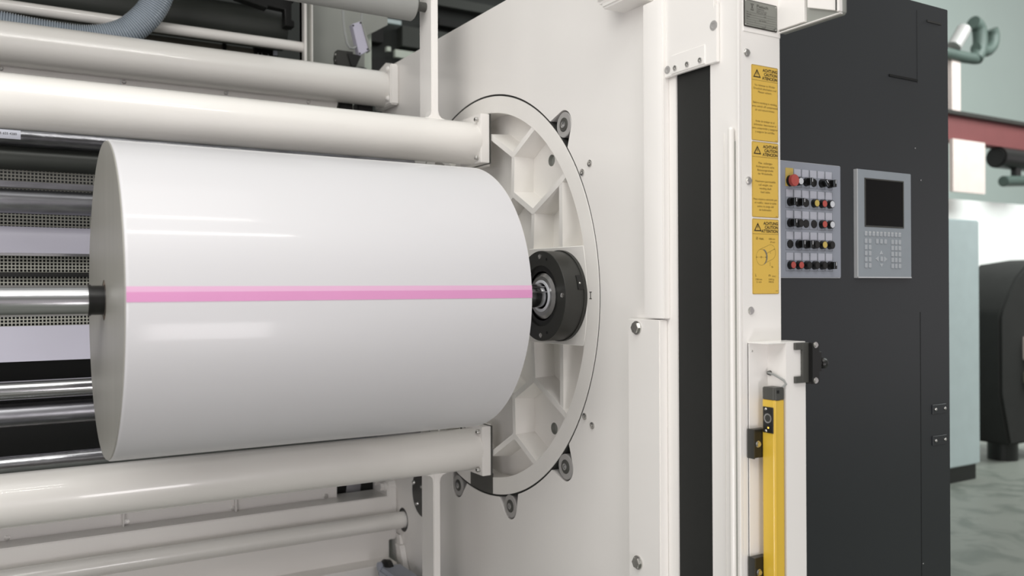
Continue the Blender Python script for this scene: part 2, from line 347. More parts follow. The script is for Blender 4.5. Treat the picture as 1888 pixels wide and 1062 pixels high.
# guide rollers in the frame pockets
rlab = ['grey guide roller at the upper right edge of the turret disc', 'grey guide roller at the lower right edge of the turret disc',
        'grey guide roller below the turret disc, straight under the dark insert', 'grey guide roller below the lower tube, leftmost of the three low rollers']
base = None
for i, (ly, lz) in enumerate(LOBES[:4]):
    if base is None:
        g = base = thing('guide_roller', rlab[0], 'roller', (XW+.02, YC+ly, ZC+lz), 'guide rollers around the turret disc')
        y, z = YC+ly, ZC+lz
        MB().lathe([(XW+.002, .018), (XW+.002, .042), (XW+.004, .0445), (XW+.05, .0445), (XW+.05, .018)], y, z, 48).build('wheel', 'wheel', g)
        MB().lathe([(XW-.001, .012), (XW-.001, .021), (XW+.001, .0245), (XW+.02, .0245), (XW+.02, .012)], y, z, 40).build('bearing_cap', 'darkgrey', g)
        bolt_x(XW+.003, y, z, .0125, .006, parent=g, material='steel')
        MB().rod((XW+.02, y, z), (1.836, y, z), .014).build('axle', 'steel', g)
    else: copy_thing(base, (0, ly-LOBES[0][0], lz-LOBES[0][1]), rlab[i])

# ------------------------------------------------------------------ cross tubes with flanges and flat arms
def cross_tube(Z, r, label, sgn):
    c_ = thing('cross_tube', label, 'tube', (.3, 3.08, Z))
    MB().rod((-1.6, 3.08, Z), (1.66, 3.08, Z), r, n=96).build('tube_body', 'white2', c_)
    F = 1.848 if sgn > 0 else .610                                    # flange centre
    MB().box(1.655, 1.694, 2.998, 3.176, F-.097, F+.097).build('flange', 'white', c_, .002)
    MB().box(1.692, 1.699, 2.996, 3.178, F-.099, F+.099).build('gasket', 'darkgrey', c_)
    for y in (3.022, 3.15):
        for z in (-.075, .075): bolt_x(1.656, y, F+z, .0095, .016, parent=c_)
    arm = MB(); zz = (Z+.055, 2.9) if sgn > 0 else (-.25, Z-.055)
    arm.box(1.471, 1.500, 3.06, 3.17, *zz)
    fa = thing('stanchion', 'white flat upright arm rising from the upper cross tube' if sgn > 0 else 'white flat upright arm running down from the lower cross tube', 'arm', (1.485, 3.115, zz[0]))
    arm.build('arm_bar', 'white', fa, .003)
    fl = MB(); e0 = Z+sgn*r*.93
    for x, k in ((1.500, 1), (1.471, -1)):
        prof = [(x, e0+sgn*.034), (x+k*.004, e0+sgn*.018), (x+k*.014, e0+sgn*.008), (x+k*.034, e0+sgn*.003), (x+k*.034, e0-sgn*.012), (x-k*.005, e0-sgn*.012)]
        fl.prism(prof, 'y', 3.062, 3.11)
    fl.build('weld_fillet', 'white', fa)
    return c_
cross_tube(1.836, .0845, 'white cross tube above the paper roll, flanged to the turret disc', 1)
cross_tube(.6095, .0825, 'white cross tube below the paper roll, flanged to the turret disc', -1)
# ------------------------------------------------------------------ paper roll, shaft, chuck
YR, ZR, RR = 2.51, 1.2263, .4184
rl = thing('paper_roll', 'big white paper roll with a pink stripe on the winding shaft', 'paper roll', (.8, YR, ZR-RR))
MB().lathe([(.2535, RR-.003), (.2565, RR-.0004), (.262, RR), (1.318, RR), (1.3195, RR-.003), (1.3195, .06), (.2535, .06)], YR, ZR, 256).build('paper_web', 'paper', rl, smooth=50)
o = MB().lathe([(.251, .0535), (.251, RR-.004), (.2536, RR-.0025), (.2536, .0535)], YR, ZR, 256).build('end_face', 'edge', rl); o['label'] = 'grey cut edge of the roll'
MB().lathe([(.2525, .041), (.2525, .0536), (1.32, .0536), (1.32, .041)], YR, ZR, 64).build('core_tube', 'core', rl)
def strip(a0, a1, name, m_, dr):
    mb = MB(); n = 10; v = []
    for i in range(n+1):
        a = math.radians(a0+(a1-a0)*i/n); y, z = YR-(RR+dr)*math.cos(a), ZR+(RR+dr)*math.sin(a); yi, zi = YR-(RR-.001)*math.cos(a), ZR+(RR-.001)*math.sin(a)
        v += [(.2545, y, z), (1.3185, y, z), (1.3185, yi, zi), (.2545, yi, zi)]
    f = [(i*4+j, i*4+(j+1) % 4, i*4+4+(j+1) % 4, i*4+4+j) for i in range(n) for j in range(4)]+[(0, 1, 2, 3), (n*4, n*4+3, n*4+2, n*4+1)]
    return mb.add(v, f).build(name, m_, rl)
strip(2.95, 4.7, 'tape_edge', 'pink2', .0005); strip(-.15, 2.95, 'splice_tape', 'pink', .0008)
sh = thing('winding_shaft', 'polished steel winding shaft through the core of the paper roll', 'shaft', (0, YR, ZR))
MB().rod((-1.6, YR, ZR), (.214, YR, ZR), .0395, n=64).build('shaft_body', 'chrome', sh)
MB().lathe([(.212, .02), (.212, .0412), (.219, .0412), (.219, .0385), (.262, .0385), (.262, .02)], YR, ZR, 64).build('black_collar', 'blackp', sh)
MB().rod((.25, YR, ZR), (1.66, YR, ZR), .0392, n=64).build('shaft_journal', 'chrome', sh)
for k in range(4):
    a = math.radians(20+k*30); MB().box(1.33, 1.635, YR-.0405*math.cos(a)-.003, YR-.0405*math.cos(a)+.003, ZR+.0405*math.sin(a)-.002, ZR+.0405*math.sin(a)+.002).build('clamp_strip', 'steel', sh)
ch = thing('shaft_chuck', 'round black chuck housing holding the right end of the winding shaft', 'chuck', (1.66, YR, ZR))
MB().lathe([(1.6155, .105), (1.6155, .1535), (1.617, .155), (1.688, .155), (1.688, .1585), (1.6995, .1585), (1.6995, .10), (1.65, .098)], YR, ZR, 128).build('housing', 'black', ch)
MB().lathe([(1.622, .085), (1.622, .106), (1.66, .106), (1.66, .085)], YR, ZR, 96).build('seal_ring', 'blackp', ch)
MB().lathe([(1.618, .044), (1.618, .068), (1.626, .079), (1.640, .080), (1.644, .076), (1.66, .086), (1.66, .044)], YR, ZR, 96).build('bearing_race', 'steel', ch)
MB().lathe([(1.616, .0455), (1.616, .0545), (1.63, .0545), (1.63, .0455)], YR, ZR, 96).build('shim_ring', 'wbtn', ch)
MB().lathe([(1.66, .0395), (1.66, .105), (1.698, .105), (1.698, .0395)], YR, ZR, 64).build('inner_seat', 'blackp', ch)
for a in (0, 90, 180, 270):
    aa = math.radians(a+1); bolt_x(1.6158, YR-.1355*math.cos(aa), ZR+.1355*math.sin(aa), .0085, .003, parent=ch)
for a in (72, 288): aa = math.radians(a); MB().rod((1.6150, YR-.131*math.cos(aa), ZR+.131*math.sin(aa)), (1.62, YR-.131*math.cos(aa), ZR+.131*math.sin(aa)), .005).build('pin_hole', 'anthline', ch)
MB().prism([(YR-.1545*math.cos(math.radians(t_)), ZR+.1545*math.sin(math.radians(t_))) for t_ in range(8, 27, 3)]+[(YR-.1585*math.cos(math.radians(t_)), ZR+.1585*math.sin(math.radians(t_))) for t_ in range(26, 7, -3)], 'x', 1.665, 1.69).build('locking_key', 'blackp', ch)
bolt_y(1.672, YR-.1535, ZR+.043, .004, .004, parent=ch, kind='dome')

# ------------------------------------------------------------------ column on the right of the frame
XCOL = 1.694
co = thing('frame_column', 'tall white box column with a dark vertical slot and yellow warning labels', 'column', (1.77, 1.8, -.25))
MB().box(XCOL, 1.847, 1.653, 1.768, -.25, 2.9).build('column_box', 'white', co, .004, 3)
MB().box(1.72, 1.847, 1.766, 2.0, -.25, 2.9).build('column_back', 'white', co)
MB().box(XCOL+.004, 1.73, 1.908, 1.96, -.25, 2.9).build('slot_cheek', 'white', co)
MB().box(XCOL+.005, XCOL+.012, 1.655, 1.768, 1.03, 2.9)  # (skin seam is modelled by the trim below)
MB().box(1.688, 1.697, 1.6535, 1.658, -.25, 2.9).build('corner_trim', 'white', co, .001, 1)
for x, z in ((1.718, 1.874), (1.722, 1.535), (1.728, 1.19)): bolt_y(x, 1.6535, z, .0085, .006, 'hex', co, 'hex_screw')
MB().box(1.7045, 1.845, 1.6515, 1.654, 1.93, 2.9).build('cover_sheet', 'white', co, .0008, 1)
MB().box(1.6915, 1.697, 1.712, 1.7155, -.25, 1.668).build('fold_line', 'white', co)
tag(MB().box(1.703, 1.708, 1.768, 1.909, -.25, 2.5).build('slide_belt', 'belt'), 'black flat belt closing the vertical slot of the white column', 'belt')
tr_ = thing('edge_rail', 'slim white round edge rail standing against the column beside the slot', 'rail', (1.69, 1.68, -.25))
MB().rod((1.683, 1.6765, -.25), (1.683, 1.6765, 1.67), .0082, n=24).build('rail_tube', 'white2', tr_)
MB().ball((1.683, 1.6765, 1.67), .0082).build('rail_cap', 'white2', tr_)
MB().box(1.686, 1.6945, 1.6705, 1.6745, -.25, 1.64).build('rail_foot', 'greysheet', tr_)
gp = thing('guard_plate', 'white bolted cover plate along the lower left of the column', 'plate', (1.69, 2.02, -.25))
MB().box(1.667, 1.699, 1.950, 2.097, -.25, 1.1585).build('plate_sheet', 'white', gp, .003)
for z in (1.132, .425): bolt_x(1.667, 2.052, z, .0165, .012, 'hex', gp, 'hex_bolt')
up_ = thing('edge_cover', 'white angled cover strip above the bolted plate, left of the slot', 'cover', (1.69, 1.98, 1.16))
MB().prism([(1.699, 1.9385), (1.674, 1.9385), (1.667, 1.957), (1.667, 2.018), (1.699, 2.018)], 'z', 1.1615, 2.095).build('cover_strip', 'white', up_, .002)
br = thing('slot_bracket', 'white screwed bracket plate bridging the top of the dark slot', 'bracket', (1.67, 1.82, 1.858))
MB().box(1.6845, 1.694, 1.740, 1.9385, 1.888, 2.9).build('bracket_plate', 'white', br, .001, 1)
MB().prism([(1.7385, 2.012), (1.7265, 2.026), (1.7265, 1.8628), (1.939, 1.8628), (1.939, 1.890), (1.865, 1.905), (1.813, 1.935), (1.7385, 2.002)], 'x', 1.6825, 1.6935).build('front_lip', 'white', br, .0015)
MB().box(1.6795, 1.69, 1.771, 1.909, 1.867, 1.920).build('screw_strip', 'white', br, .001, 1)
for y, z, r_ in ((1.9265, 1.884, .0115), (1.7385, 1.9635, .0135)): bolt_x(1.683, y, z, r_, .002, parent=br, name='washer_screw', material='wheel')
for y, z in ((1.8895, 1.881), (1.839, 1.8803), (1.787, 1.8798)): bolt_x(1.6797, y, z, .0075, .004, parent=br, name='cross_screw')
# ------------------------------------------------------------------ nameplate and warning labels on the column
YL = 1.6528
npl = thing('nameplate', 'grey metal rating plate with dark lettering at the top of the column', 'nameplate', (1.768, 1.651, 1.945))
MB().prism(rrect(1.7055, 1.8305, 1.943, 2.0150, .004), 'y', 1.6495, 1.6514).build('backing', 'ink', npl)
MB().prism(rrect(1.708, 1.828, 1.9455, 2.0127, .003), 'y', 1.6485, 1.650).build('metal_sheet', 'plate', npl)
tx = MB(); yy = 1.6482
text(tx, 'Pietsch', 1.751, yy, 1.9985, .0115, 'LEFT', .042)
text(tx, 'X', 1.7345, yy, 1.9915, .017, 'CENTER', .009)
tx.box(1.7285, 1.7405, yy, yy+.0002, 2.0042, 2.0055); tx.box(1.7285, 1.7405, yy, yy+.0002, 1.9885, 1.990)
for i, (a, wd) in enumerate(((1.9935, .028), (1.9885, .038), (1.9838, .036))): text(tx, ('Maschinenbau', 'GmbH u. Co. KG', 'Werk 2 Tel. 2180')[i], 1.751, yy, a, .0046, 'LEFT', wd)
for k in range(6): line(tx, (1.713, 1.9815-k*.0063), (1.824, 1.9815-k*.0063), yy, .0005)
for s_, x, z in (('Typ', 1.713, 1.9814), ('Masch.-Nr.', 1.713, 1.9754), ('Baujahr', 1.713, 1.9691), ('Nr.', 1.713, 1.9635), ('Netz', 1.778, 1.9758), ('Getr.-Typ Nenn', 1.760, 1.9639), ('V', 1.745, 1.9575), ('Hz', 1.782, 1.9516), ('kW', 1.819, 1.9512), ('Volt', 1.814, 1.9464), ('kVA', 1.713, 1.9490), ('Gewicht', 1.770, 1.9464)): text(tx, s_, x, yy, z, .0042, 'LEFT')
tx.build('lettering', 'ink', npl)
for x in (1.711, 1.825):
    for z in (1.948, 2.010): bolt_y(x, 1.6487, z, .0018, .001, 'dome', npl, 'rivet')

def warning_label(z1, z0, label, third, body):
    X0, X1 = 1.7345, 1.8345
    g = thing('warning_label', label, 'label', (1.7845, YL, z0), 'yellow warning labels on the column')
    MB().prism(rrect(X0, X1, z0, z1, .0035), 'y', YL-.0008, YL+.0003).build('label_film', 'label', g)
    ln = MB(); Y = YL-.0011; rr = rrect(X0+.0008, X1-.0008, z0+.0008, z1-.0008, .0032)
    for i in range(len(rr)): line(ln, rr[i], rr[(i+1) % len(rr)], Y, .0008)
    line(ln, (X0, z1-.0405), (X1, z1-.0405), Y, .0008); ln.build('border_line', 'ink2', g)
    tri = MB(); cx = X0+.0205; tz = z1-.0105; bz = z1-.0335; hw = .0145
    outer = [(cx, tz), (cx-hw, bz), (cx+hw, bz)]; inner = [(cx, tz-.0062), (cx-hw+.0052, bz+.003), (cx+hw-.0052, bz+.003)]
    tri.add([(p[0], Y, p[1]) for p in outer+inner], [(0, 1, 4, 3), (1, 2, 5, 4), (2, 0, 3, 5)])
    tri.add([(cx-.0009, Y, bz+.0065), (cx+.0009, Y, bz+.0065), (cx+.0012, Y, tz-.0095), (cx-.0012, Y, tz-.0095)], [(0, 1, 2, 3)])
    tri.build('warning_triangle', 'ink', g)
    hd = MB()
    for i, s_ in enumerate(('ACHTUNG', 'CAUTION', third)): text(hd, s_, X1-.0025, Y, z1-.0155-i*.0105, .0112, 'RIGHT', bold=.00035)
    hd.build('heading', 'ink', g)
    body(X0, X1, z0, z1, Y, g)
    return g
def lines_body(lines, tiny='48921'):
    def f(X0, X1, z0, z1, Y, g):
        tb = MB(); last = lines[0][1]
        for s_, dz_, wd in lines:
            if dz_-last > .015: tb.build('small_print', 'ink2', g); tb = MB()
            last = dz_; text(tb, s_, (X0+X1)/2, Y, z1-dz_, .0076, 'CENTER', wd)
        tb.build('small_print', 'ink2', g)
        tb = MB(); text(tb, tiny, X1-.003, Y, z0+.0025, .0034, 'RIGHT'); tb.build('print_number', 'ink2', g)
    return f
warning_label(1.8465, 1.6445, 'yellow warning label at the top of the column, under the rating plate', 'ATENCION', lines_body([
    ('Vor Arbeiten im Wickler', .056, .078), ('Druckluft abschalten und', .065, .086), ('Messer sichern.', .074, .052),
    ('Before working in winding', .103, .090), ('area switch off compressed', .1125, .096), ('air and secure knives.', .122, .074),
    ('Antes de trabajar en el', .152, .072), ('bobinador desconectar el', .1615, .084), ('aire comprimido y asegurar', .171, .096), ('y asegurar las cuchillas.', .1805, .074)]))
warning_label(1.6415, 1.4395, 'yellow warning label in the middle of the three on the column', 'ATENCION', lines_body([
    ('Max. zulässiges', .059, .052), ('Rollengewicht siehe', .0685, .068), ('Belastungstabelle', .078, .060), ('der Wickelwelle.', .0875, .056),
    ('Maximum permissible', .108, .076), ('roll weight, see', .1175, .052), ('winding shaft', .127, .046), ('load table.', .1365, .036),
    ('Peso máximo admitido por', .156, .090), ('el rodillo: véase la tabla', .1655, .082), ('sobre la carga del', .175, .062), ('de bobinador.', .1845, .048)]))
def drawing(X0, X1, z0, z1, Y, g):
    d = MB(); cz = z1-.103
    def ell(cx, cz_, rx, rz, a0, a1, n=28, w_=.0006):
        P_ = [(cx+rx*math.cos(math.radians(a0+(a1-a0)*i/n)), cz_+rz*math.sin(math.radians(a0+(a1-a0)*i/n))) for i in range(n+1)]
        for p, q_ in zip(P_, P_[1:]): line(d, p, q_, Y, w_)
    ell(X0+.033, cz, .019, .0215, 0, 360); ell(X0+.069, cz+.014, .0185, .0205, -62, 98)
    line(d, (X0+.028, cz+.021), (X0+.066, cz+.0345), Y); line(d, (X0+.045, cz-.0165), (X0+.078, cz-.004), Y)
    line(d, (X0+.014, cz), (X0+.052, cz), Y, .0004); line(d, (X0+.052, cz+.01), (X0+.084, cz+.023), Y, .0006)
    line(d, (X0+.066, cz-.024), (X0+.066, cz-.012), Y, .0007)
    for s_, x, dz_, sz, al in (('Ø', .013, .056, .010, 'LEFT'), ('1000 mm', .086, .0555, .0066, 'RIGHT'), ('39 inch', .086, .064, .0066, 'RIGHT'), ('D', .033, .105, .007, 'CENTER'), ('L', .068, .092, .008, 'CENTER'),
                              ('1300 mm', .010, .1645, .0066, 'LEFT'), ('51 inch', .014, .1715, .0066, 'LEFT'), ('(max.)', .073, .1555, .006, 'LEFT'), ('2240 kg', .060, .1645, .0066, 'LEFT'), ('4940 lb', .060, .1715, .0066, 'LEFT'), ('48923', .096, .195, .0034, 'RIGHT')):
        text(d, s_, X0+x, Y, z1-dz_, sz, al)
    d.build('roll_drawing', 'ink2', g)
    b_ = MB()
    for s_, x, dz_, sz in (('max.', .025, .056, .0098), ('L', .010, .1545, .0105), ('m', .060, .1545, .0105), ('m', .071, .131, .0085)): text(b_, s_, X0+x, Y, z1-dz_, sz, 'LEFT')
    for x, z in ((.0155, 0), (.0505, 0), (.0535, .0105), (.0825, .0222)): b_.add([(X0+x-.0012, Y, cz+z-.0012), (X0+x+.0012, Y, cz+z-.0012), (X0+x+.0012, Y, cz+z+.0012), (X0+x-.0012, Y, cz+z+.0012)], [(0, 1, 2, 3)])
    b_.build('bold_print', 'ink', g)
    sd = MB(); P_ = [(X0+.033+.019*math.cos(math.radians(a)), cz+.0215*math.sin(math.radians(a))) for a in range(-70, 80, 10)]
    Q = [(x+.0045, z+.0012) for x, z in P_]; n = len(P_)
    sd.add([(x, Y-.0001, z) for x, z in P_+Q], [(i, i+1, n+i+1, n+i) for i in range(n-1)]); sd.build('shaded_rim', 'olive', g)
warning_label(1.4355, 1.2335, 'yellow warning label with a roll drawing, lowest of the three on the column', 'ATTENTION', drawing)

# ------------------------------------------------------------------ guard channel, light curtain, latch
gc = thing('guard_channel', 'white bent sheet post standing in front of the dark cabinet beside the light curtain', 'post', (1.8, 1.62, -.25))
MB().prism([(1.715, 1.6525), (1.786, 1.6525), (1.786, 1.586), (1.861, 1.586), (1.861, 1.589), (1.789, 1.589), (1.789, 1.6525), (1.789, 1.6565), (1.715, 1.6565)][:7]+[(1.789, 1.651), (1.715, 1.6495)], 'z', -.25, 1.105).build('channel_sheet', 'white', gc)
MB().box(1.715, 1.861, 1.586, 1.654, 1.104, 1.107).build('top_cap', 'white', gc, .0008, 1)
MB().box(1.715, 1.787, 1.6485, 1.654, -.25, 1.105).build('back_flange', 'white', gc, .001, 1)
bolt_y(1.728, 1.6487, 1.083, .003, .002, 'dome', gc, 'rivet')
lc = thing('light_curtain', 'yellow safety light curtain bar with black end cap on the guard channel', 'light curtain', (1.755, 1.62, -.25))
MB().prism([(1.7415, 1.6265), (1.7415, 1.588), (1.7445, 1.585), (1.757, 1.5865), (1.768, 1.585), (1.776, 1.585), (1.779, 1.588), (1.779, 1.6265)], 'z', -.2, .957).build('yellow_housing', 'yellow', lc, .0015, 2)
MB().prism([(1.7410, 1.627), (1.7410, 1.588), (1.7445, 1.5845), (1.776, 1.5845), (1.7795, 1.588), (1.7795, 1.627)], 'z', .956, .990).build('end_cap', 'darkgrey', lc, .003, 3)
MB().box(1.749, 1.758, 1.5838, 1.587, .975, .983).build('cap_slot', 'anthline', lc)
MB().box(1.739, 1.7425, 1.5885, 1.6235, .8705, .9385).build('sensor_window', 'blackp', lc, .001, 1)
MB().lathe([(1.7385, .0095), (1.7385, .0125), (1.74, .0125), (1.74, .0095)], 1.606, .909, 32).build('key_ring', 'steel', lc)
MB().lathe([(1.738, .001), (1.738, .009), (1.74, .0092), (1.74, .001)], 1.606, .909, 32).build('key_plug', 'black', lc)
bolt_x(1.739, 1.612, .9325, .004, .003, 'dome', lc, 'screw'); bolt_x(1.739, 1.612, .8755, .004, .003, 'dome', lc, 'screw')
o = MB().box(1.7383, 1.7395, 1.602, 1.606, .8825, .8865).build('indicator', 'led', lc); o['label'] = 'lit amber indicator'
cb = thing('clamp_block', 'black clamp block on the left of the light curtain, upper of the two', 'clamp', (1.742, 1.63, .80), 'clamp blocks of the light curtain')
MB().box(1.711, 1.76, 1.6272, 1.6484, .803, .878).build('block', 'blackp', cb, .0015, 1)
MB().box(1.708, 1.7125, 1.6255, 1.6484, .802, .879).build('side_plate', 'black', cb)
bolt_y(1.7235, 1.6265, .840, .007, .006, 'hex', cb)
copy_thing(cb, (.001, 0, -.337), 'black clamp block on the left of the light curtain, lower one at the frame edge')
ca = tag(MB().tube([(1.785, 1.640, 1.0225), (1.777, 1.638, 1.0235), (1.773, 1.630, 1.0235), (1.772, 1.615, 1.021), (1.774, 1.600, 1.015), (1.780, 1.588, 1.007), (1.784, 1.584, .998), (1.776, 1.59, .989)], .003, 10).build('curtain_cable', 'cable'), 'short grey cable leaving the channel above the light curtain', 'cable')
MB().lathe([(1.779, .003), (1.779, .0055), (1.7858, .007), (1.7858, .003)], 1.640, 1.0225, 20).build('grommet', 'darkgrey', ca)
la = thing('spring_latch', 'black spring latch with a round knob on the white guard post', 'latch', (1.86, 1.58, 1.0))
pl = MB(); pl.box(1.8145, 1.8415, 1.578, 1.5858, 1.086, 1.1045); pl.box(1.8145, 1.8415, 1.578, 1.5858, .998, 1.0155); pl.box(1.8415, 1.8655, 1.578, 1.5858, .998, 1.1045)
pl.build('bracket', 'darkgrey', la, .0006, 1)
MB().box(1.8635, 1.893, 1.566, 1.60, .994, 1.1035).build('latch_body', 'blackp', la, .0015)
MB().box(1.892, 1.9035, 1.568, 1.594, 1.026, 1.079).build('stop_plate', 'blackp', la, .001, 1)
MB().rod((1.90, 1.578, 1.047), (1.914, 1.578, 1.047), .008).build('plunger', 'blackp', la)
MB().lathe([(1.910, .001), (1.910, .010), (1.915, .0145), (1.923, .0148), (1.928, .012), (1.930, .001)], 1.578, 1.047, 32).build('knob', 'blackp', la)
for z in (1.098, 1.0035): bolt_y(1.876, 1.566, z, .0065, .005, 'hex', la)
# white guard box at the top right of the column
gb = thing('guard_box', 'open white sheet metal guard box jutting forward from the column top', 'guard box', (1.86, 1.55, 1.943))
MB().prism([(1.652, 1.943), (1.458, 1.943), (1.452, 1.949), (1.452, 2.5), (1.652, 2.5)], 'x', 1.846, 1.864).build('side_sheet', 'greysheet', gb, .001, 1)  # grey colour stands in for the shaded underside of the white box
MB().box(1.838, 1.848, 1.452, 1.652, 1.943, 1.9455).build('bottom_lip', 'white', gb)
MB().box(1.834, 1.848, 1.452, 1.459, 1.948, 2.5).build('front_lip', 'white', gb, .001, 1)
MB().box(1.836, 1.848, 1.563, 1.652, 1.951, 2.5).build('inner_plate', 'white', gb, .001, 1)
MB().prism([(1.553, 1.985), (1.462, 1.952), (1.462, 2.5), (1.553, 2.5)], 'x', 1.836, 1.847).build('slanted_plate', 'white', gb, .001, 1)
MB().box(1.8325, 1.836, 1.4595, 1.4615, 1.952, 2.5).build('edge_seal', 'blackp', gb)

# ------------------------------------------------------------------ dark control cabinet
cb2 = thing('control_cabinet', 'tall anthracite control cabinet behind the white column', 'cabinet', (2.6, 2.35, -.25))
MB().box(1.96, 3.237, 2.05, 2.75, -.17, 2.344).build('carcass', 'anth', cb2, .003, 2)
MB().box(1.98, 3.215, 2.07, 2.73, -.25, -.165).build('plinth', 'blackp', cb2)
dr = MB().box(1.97, 3.046, 2.0497, 2.052, -.16, 1.155).build('lower_door', 'anth', cb2)
MB().box(3.0475, 3.0503, 2.0493, 2.052, -.16, 1.155).build('door_gap', 'anthline', cb2)
MB().box(3.0505, 3.231, 2.0497, 2.052, -.16, 1.155).build('hinge_panel', 'anth', cb2)
MB().box(2.868, 3.037, 2.0465, 2.053, 2.036, 2.0445).build('vent_slot', 'anthline', cb2)
MB().box(3.0374, 3.0384, 2.0494, 2.052, 2.03, 2.31).build('panel_gap', 'anthline', cb2)
for z in (.776, .6545):
    h = MB().box(3.118, 3.206, 2.0455, 2.05, z-.018, z+.018).build('hinge_plate', 'anth', cb2, .001, 1)
    for x in (3.135, 3.1945): bolt_y(x, 2.0445, z, .0065, .006, 'dome', h, 'rivet')
for x, z in ((3.022, 1.78), (3.058, .19), (3.057, 1.66)): bolt_y(x, 2.049, z, .003, .0015, 'dome', cb2, 'small_screw', 'steel')
MB().box(3.10, 3.19, 2.047, 2.052, 2.275, 2.283).build('lifting_tab', 'black', cb2)

# push button panel
cp = thing('push_button_panel', 'grey push button panel with five rows of controls on the dark cabinet', 'control panel', (2.44, 2.045, 1.286))
MB().box(2.276, 2.584, 2.043, 2.0502, 1.2855, 1.680).build('face_plate', 'panelgrey', cp, .0012, 2)
MB().box(2.274, 2.586, 2.0485, 2.0515, 1.2835, 1.682).build('frame_edge', 'alu_edge', cp)
YB = 2.043; CX = [2.3215+.0398*i for i in range(6)]; TZ = [1.6555-.0715*i for i in range(5)]
kinds = ['EWSPDS', 'SSPYRW', 'SBPPRW', 'PSSBYB', 'RRBBBS']
def ring(mb, x, z, y0, y1, r0, r1): mb.lathe([(y0, .0005), (y0, r0), (y1, r1), (y1, .0005)], 0, z, 28, axis='y', xc=x)
grooves = MB()
for i in range(5):
    for j in range(6):
        x, z = CX[j], TZ[i]; bz = z-.042; k = kinds[i][j]
        if k == 'E':
            MB().box(x-.019, x+.0185, YB-.0012, YB+.001, z-.0605, z+.0015).build('yellow_backing', 'ybtn', cp)
        else:
            MB().box(x-.0168, x+.0168, YB-.0012, YB+.001, z-.0255, z).build('legend_tile', 'tile', cp, .0004, 1)
            for (a, b_, c_, d_) in ((x-.0185, x-.0178, z-.062, z+.001), (x+.0178, x+.0185, z-.062, z+.001), (x-.0185, x+.0185, z-.0625, z-.0618)): grooves.box(a, b_, YB-.0003, YB+.001, c_, d_)
        xb = x+.0025; bs = MB()
        if k == 'E':
            ring(bs, xb, bz, YB-.008, YB, .018, .0195); b0 = bs.build('emergency_stop', 'blackp', cp)
            c_ = MB(); c_.lathe([(YB-.010, .012), (YB-.012, .0195), (YB-.021, .0205), (YB-.024, .019), (YB-.0248, .0005), (YB-.010, .0005)], 0, bz, 36, axis='y', xc=xb); c_.build('red_mushroom', 'red', b0)
        elif k == 'P':
            ring(bs, xb, bz, YB-.0025, YB, .0138, .0145); bs.build('blanking_plug', 'blackp', cp)
        elif k in 'WRYB':
            ring(bs, xb, bz, YB-.014, YB, .0135, .0148); b0 = bs.build('push_button', 'blackp', cp)
            c_ = MB(); ring(c_, xb, bz, YB-.0152, YB-.012, .0112, .0115); c_.build('cap', {'W': 'wbtn', 'R': 'red', 'Y': 'ybtn', 'B': 'blackp'}[k], b0)
        else:
            ring(bs, xb, bz, YB-.012, YB, .0135, .0148); b0 = bs.build('selector_switch', 'blackp', cp)
            ang = math.radians(40) if k == 'D' else 0
            def rot(px, pz): return (xb+px*math.cos(ang)-pz*math.sin(ang), bz+px*math.sin(ang)+pz*math.cos(ang))
            MB().prism([rot(*p) for p in ((-.0052, -.0125), (.0052, -.0125), (.0052, .0125), (-.0052, .0125))], 'y', YB-.029, YB-.010).build('handle', 'blackp', b0, .001, 1)
            MB().prism([rot(*p) for p in ((-.0014, -.001), (.0014, -.001), (.0014, .0112), (-.0014, .0112))], 'y', YB-.0294, YB-.027).build('mark', 'wbtn', b0)
            MB().prism([rot(*p) for p in ((-.0056, -.0115), (-.0050, -.0115), (-.0050, .0115), (-.0056, .0115))], 'y', YB-.0265, YB-.0245).build('handle_edge', 'alu', b0)
grooves.build('cell_grooves', 'darkgrey', cp)

# operator terminal
ot = thing('operator_terminal', 'silver operator terminal with black screen and keypad on the dark cabinet', 'operator terminal', (2.82, 2.04, 1.285))
MB().prism(rrect(2.664, 2.976, 1.285, 1.677, .003), 'y', 2.036, 2.0505).build('bezel', 'alu', ot, .0015, 2)
eg = MB()
eg.box(2.6635, 2.668, 2.0355, 2.05, 1.2855, 1.6765); eg.box(2.664, 2.9765, 2.0355, 2.05, 1.2845, 1.2885); eg.build('bright_edge', 'alu_edge', ot)
sf = MB()
for a, b_, c_, d_ in ((2.705, 2.930, 1.642, 1.647), (2.705, 2.930, 1.470, 1.475), (2.705, 2.710, 1.475, 1.642), (2.925, 2.930, 1.475, 1.642)): sf.box(a, b_, 2.0335, 2.037, c_, d_)
sf.build('screen_frame', 'darkgrey', ot, .0008, 1)
MB().box(2.7095, 2.9255, 2.0348, 2.037, 1.4745, 1.6425).build('screen', 'screen', ot)
def key(x, z, name='key', m_='keycap'): MB().prism([(x-.0075, z-.009), (x+.0075, z-.009), (x+.0075, z+.009), (x-.0075, z+.009)], 'y', 2.0325, 2.0365).build(name, m_, ot, .0016, 2)
for i in range(10): key(2.7105+i*.0214, 1.4455)
for i in range(5):
    for j in range(2): key(2.7105+j*.0214, 1.4185-i*.0221)
for j in range(3): key(2.7735+j*.0235, 1.4185)
for i in range(5):
    for j in range(3): key(2.862+j*.021, 1.4178-i*.0222, 'number_key')
key(2.798, 1.354, 'enter_key')
for pts in ([(2.788, 1.371), (2.808, 1.371), (2.798, 1.385)], [(2.788, 1.337), (2.808, 1.337), (2.798, 1.323)], [(2.782, 1.364), (2.782, 1.344), (2.764, 1.354)], [(2.814, 1.364), (2.814, 1.344), (2.832, 1.354)]):
    MB().prism(pts, 'y', 2.034, 2.0365).build('arrow_key', 'keycap', ot, .0008, 1)
kl = MB()
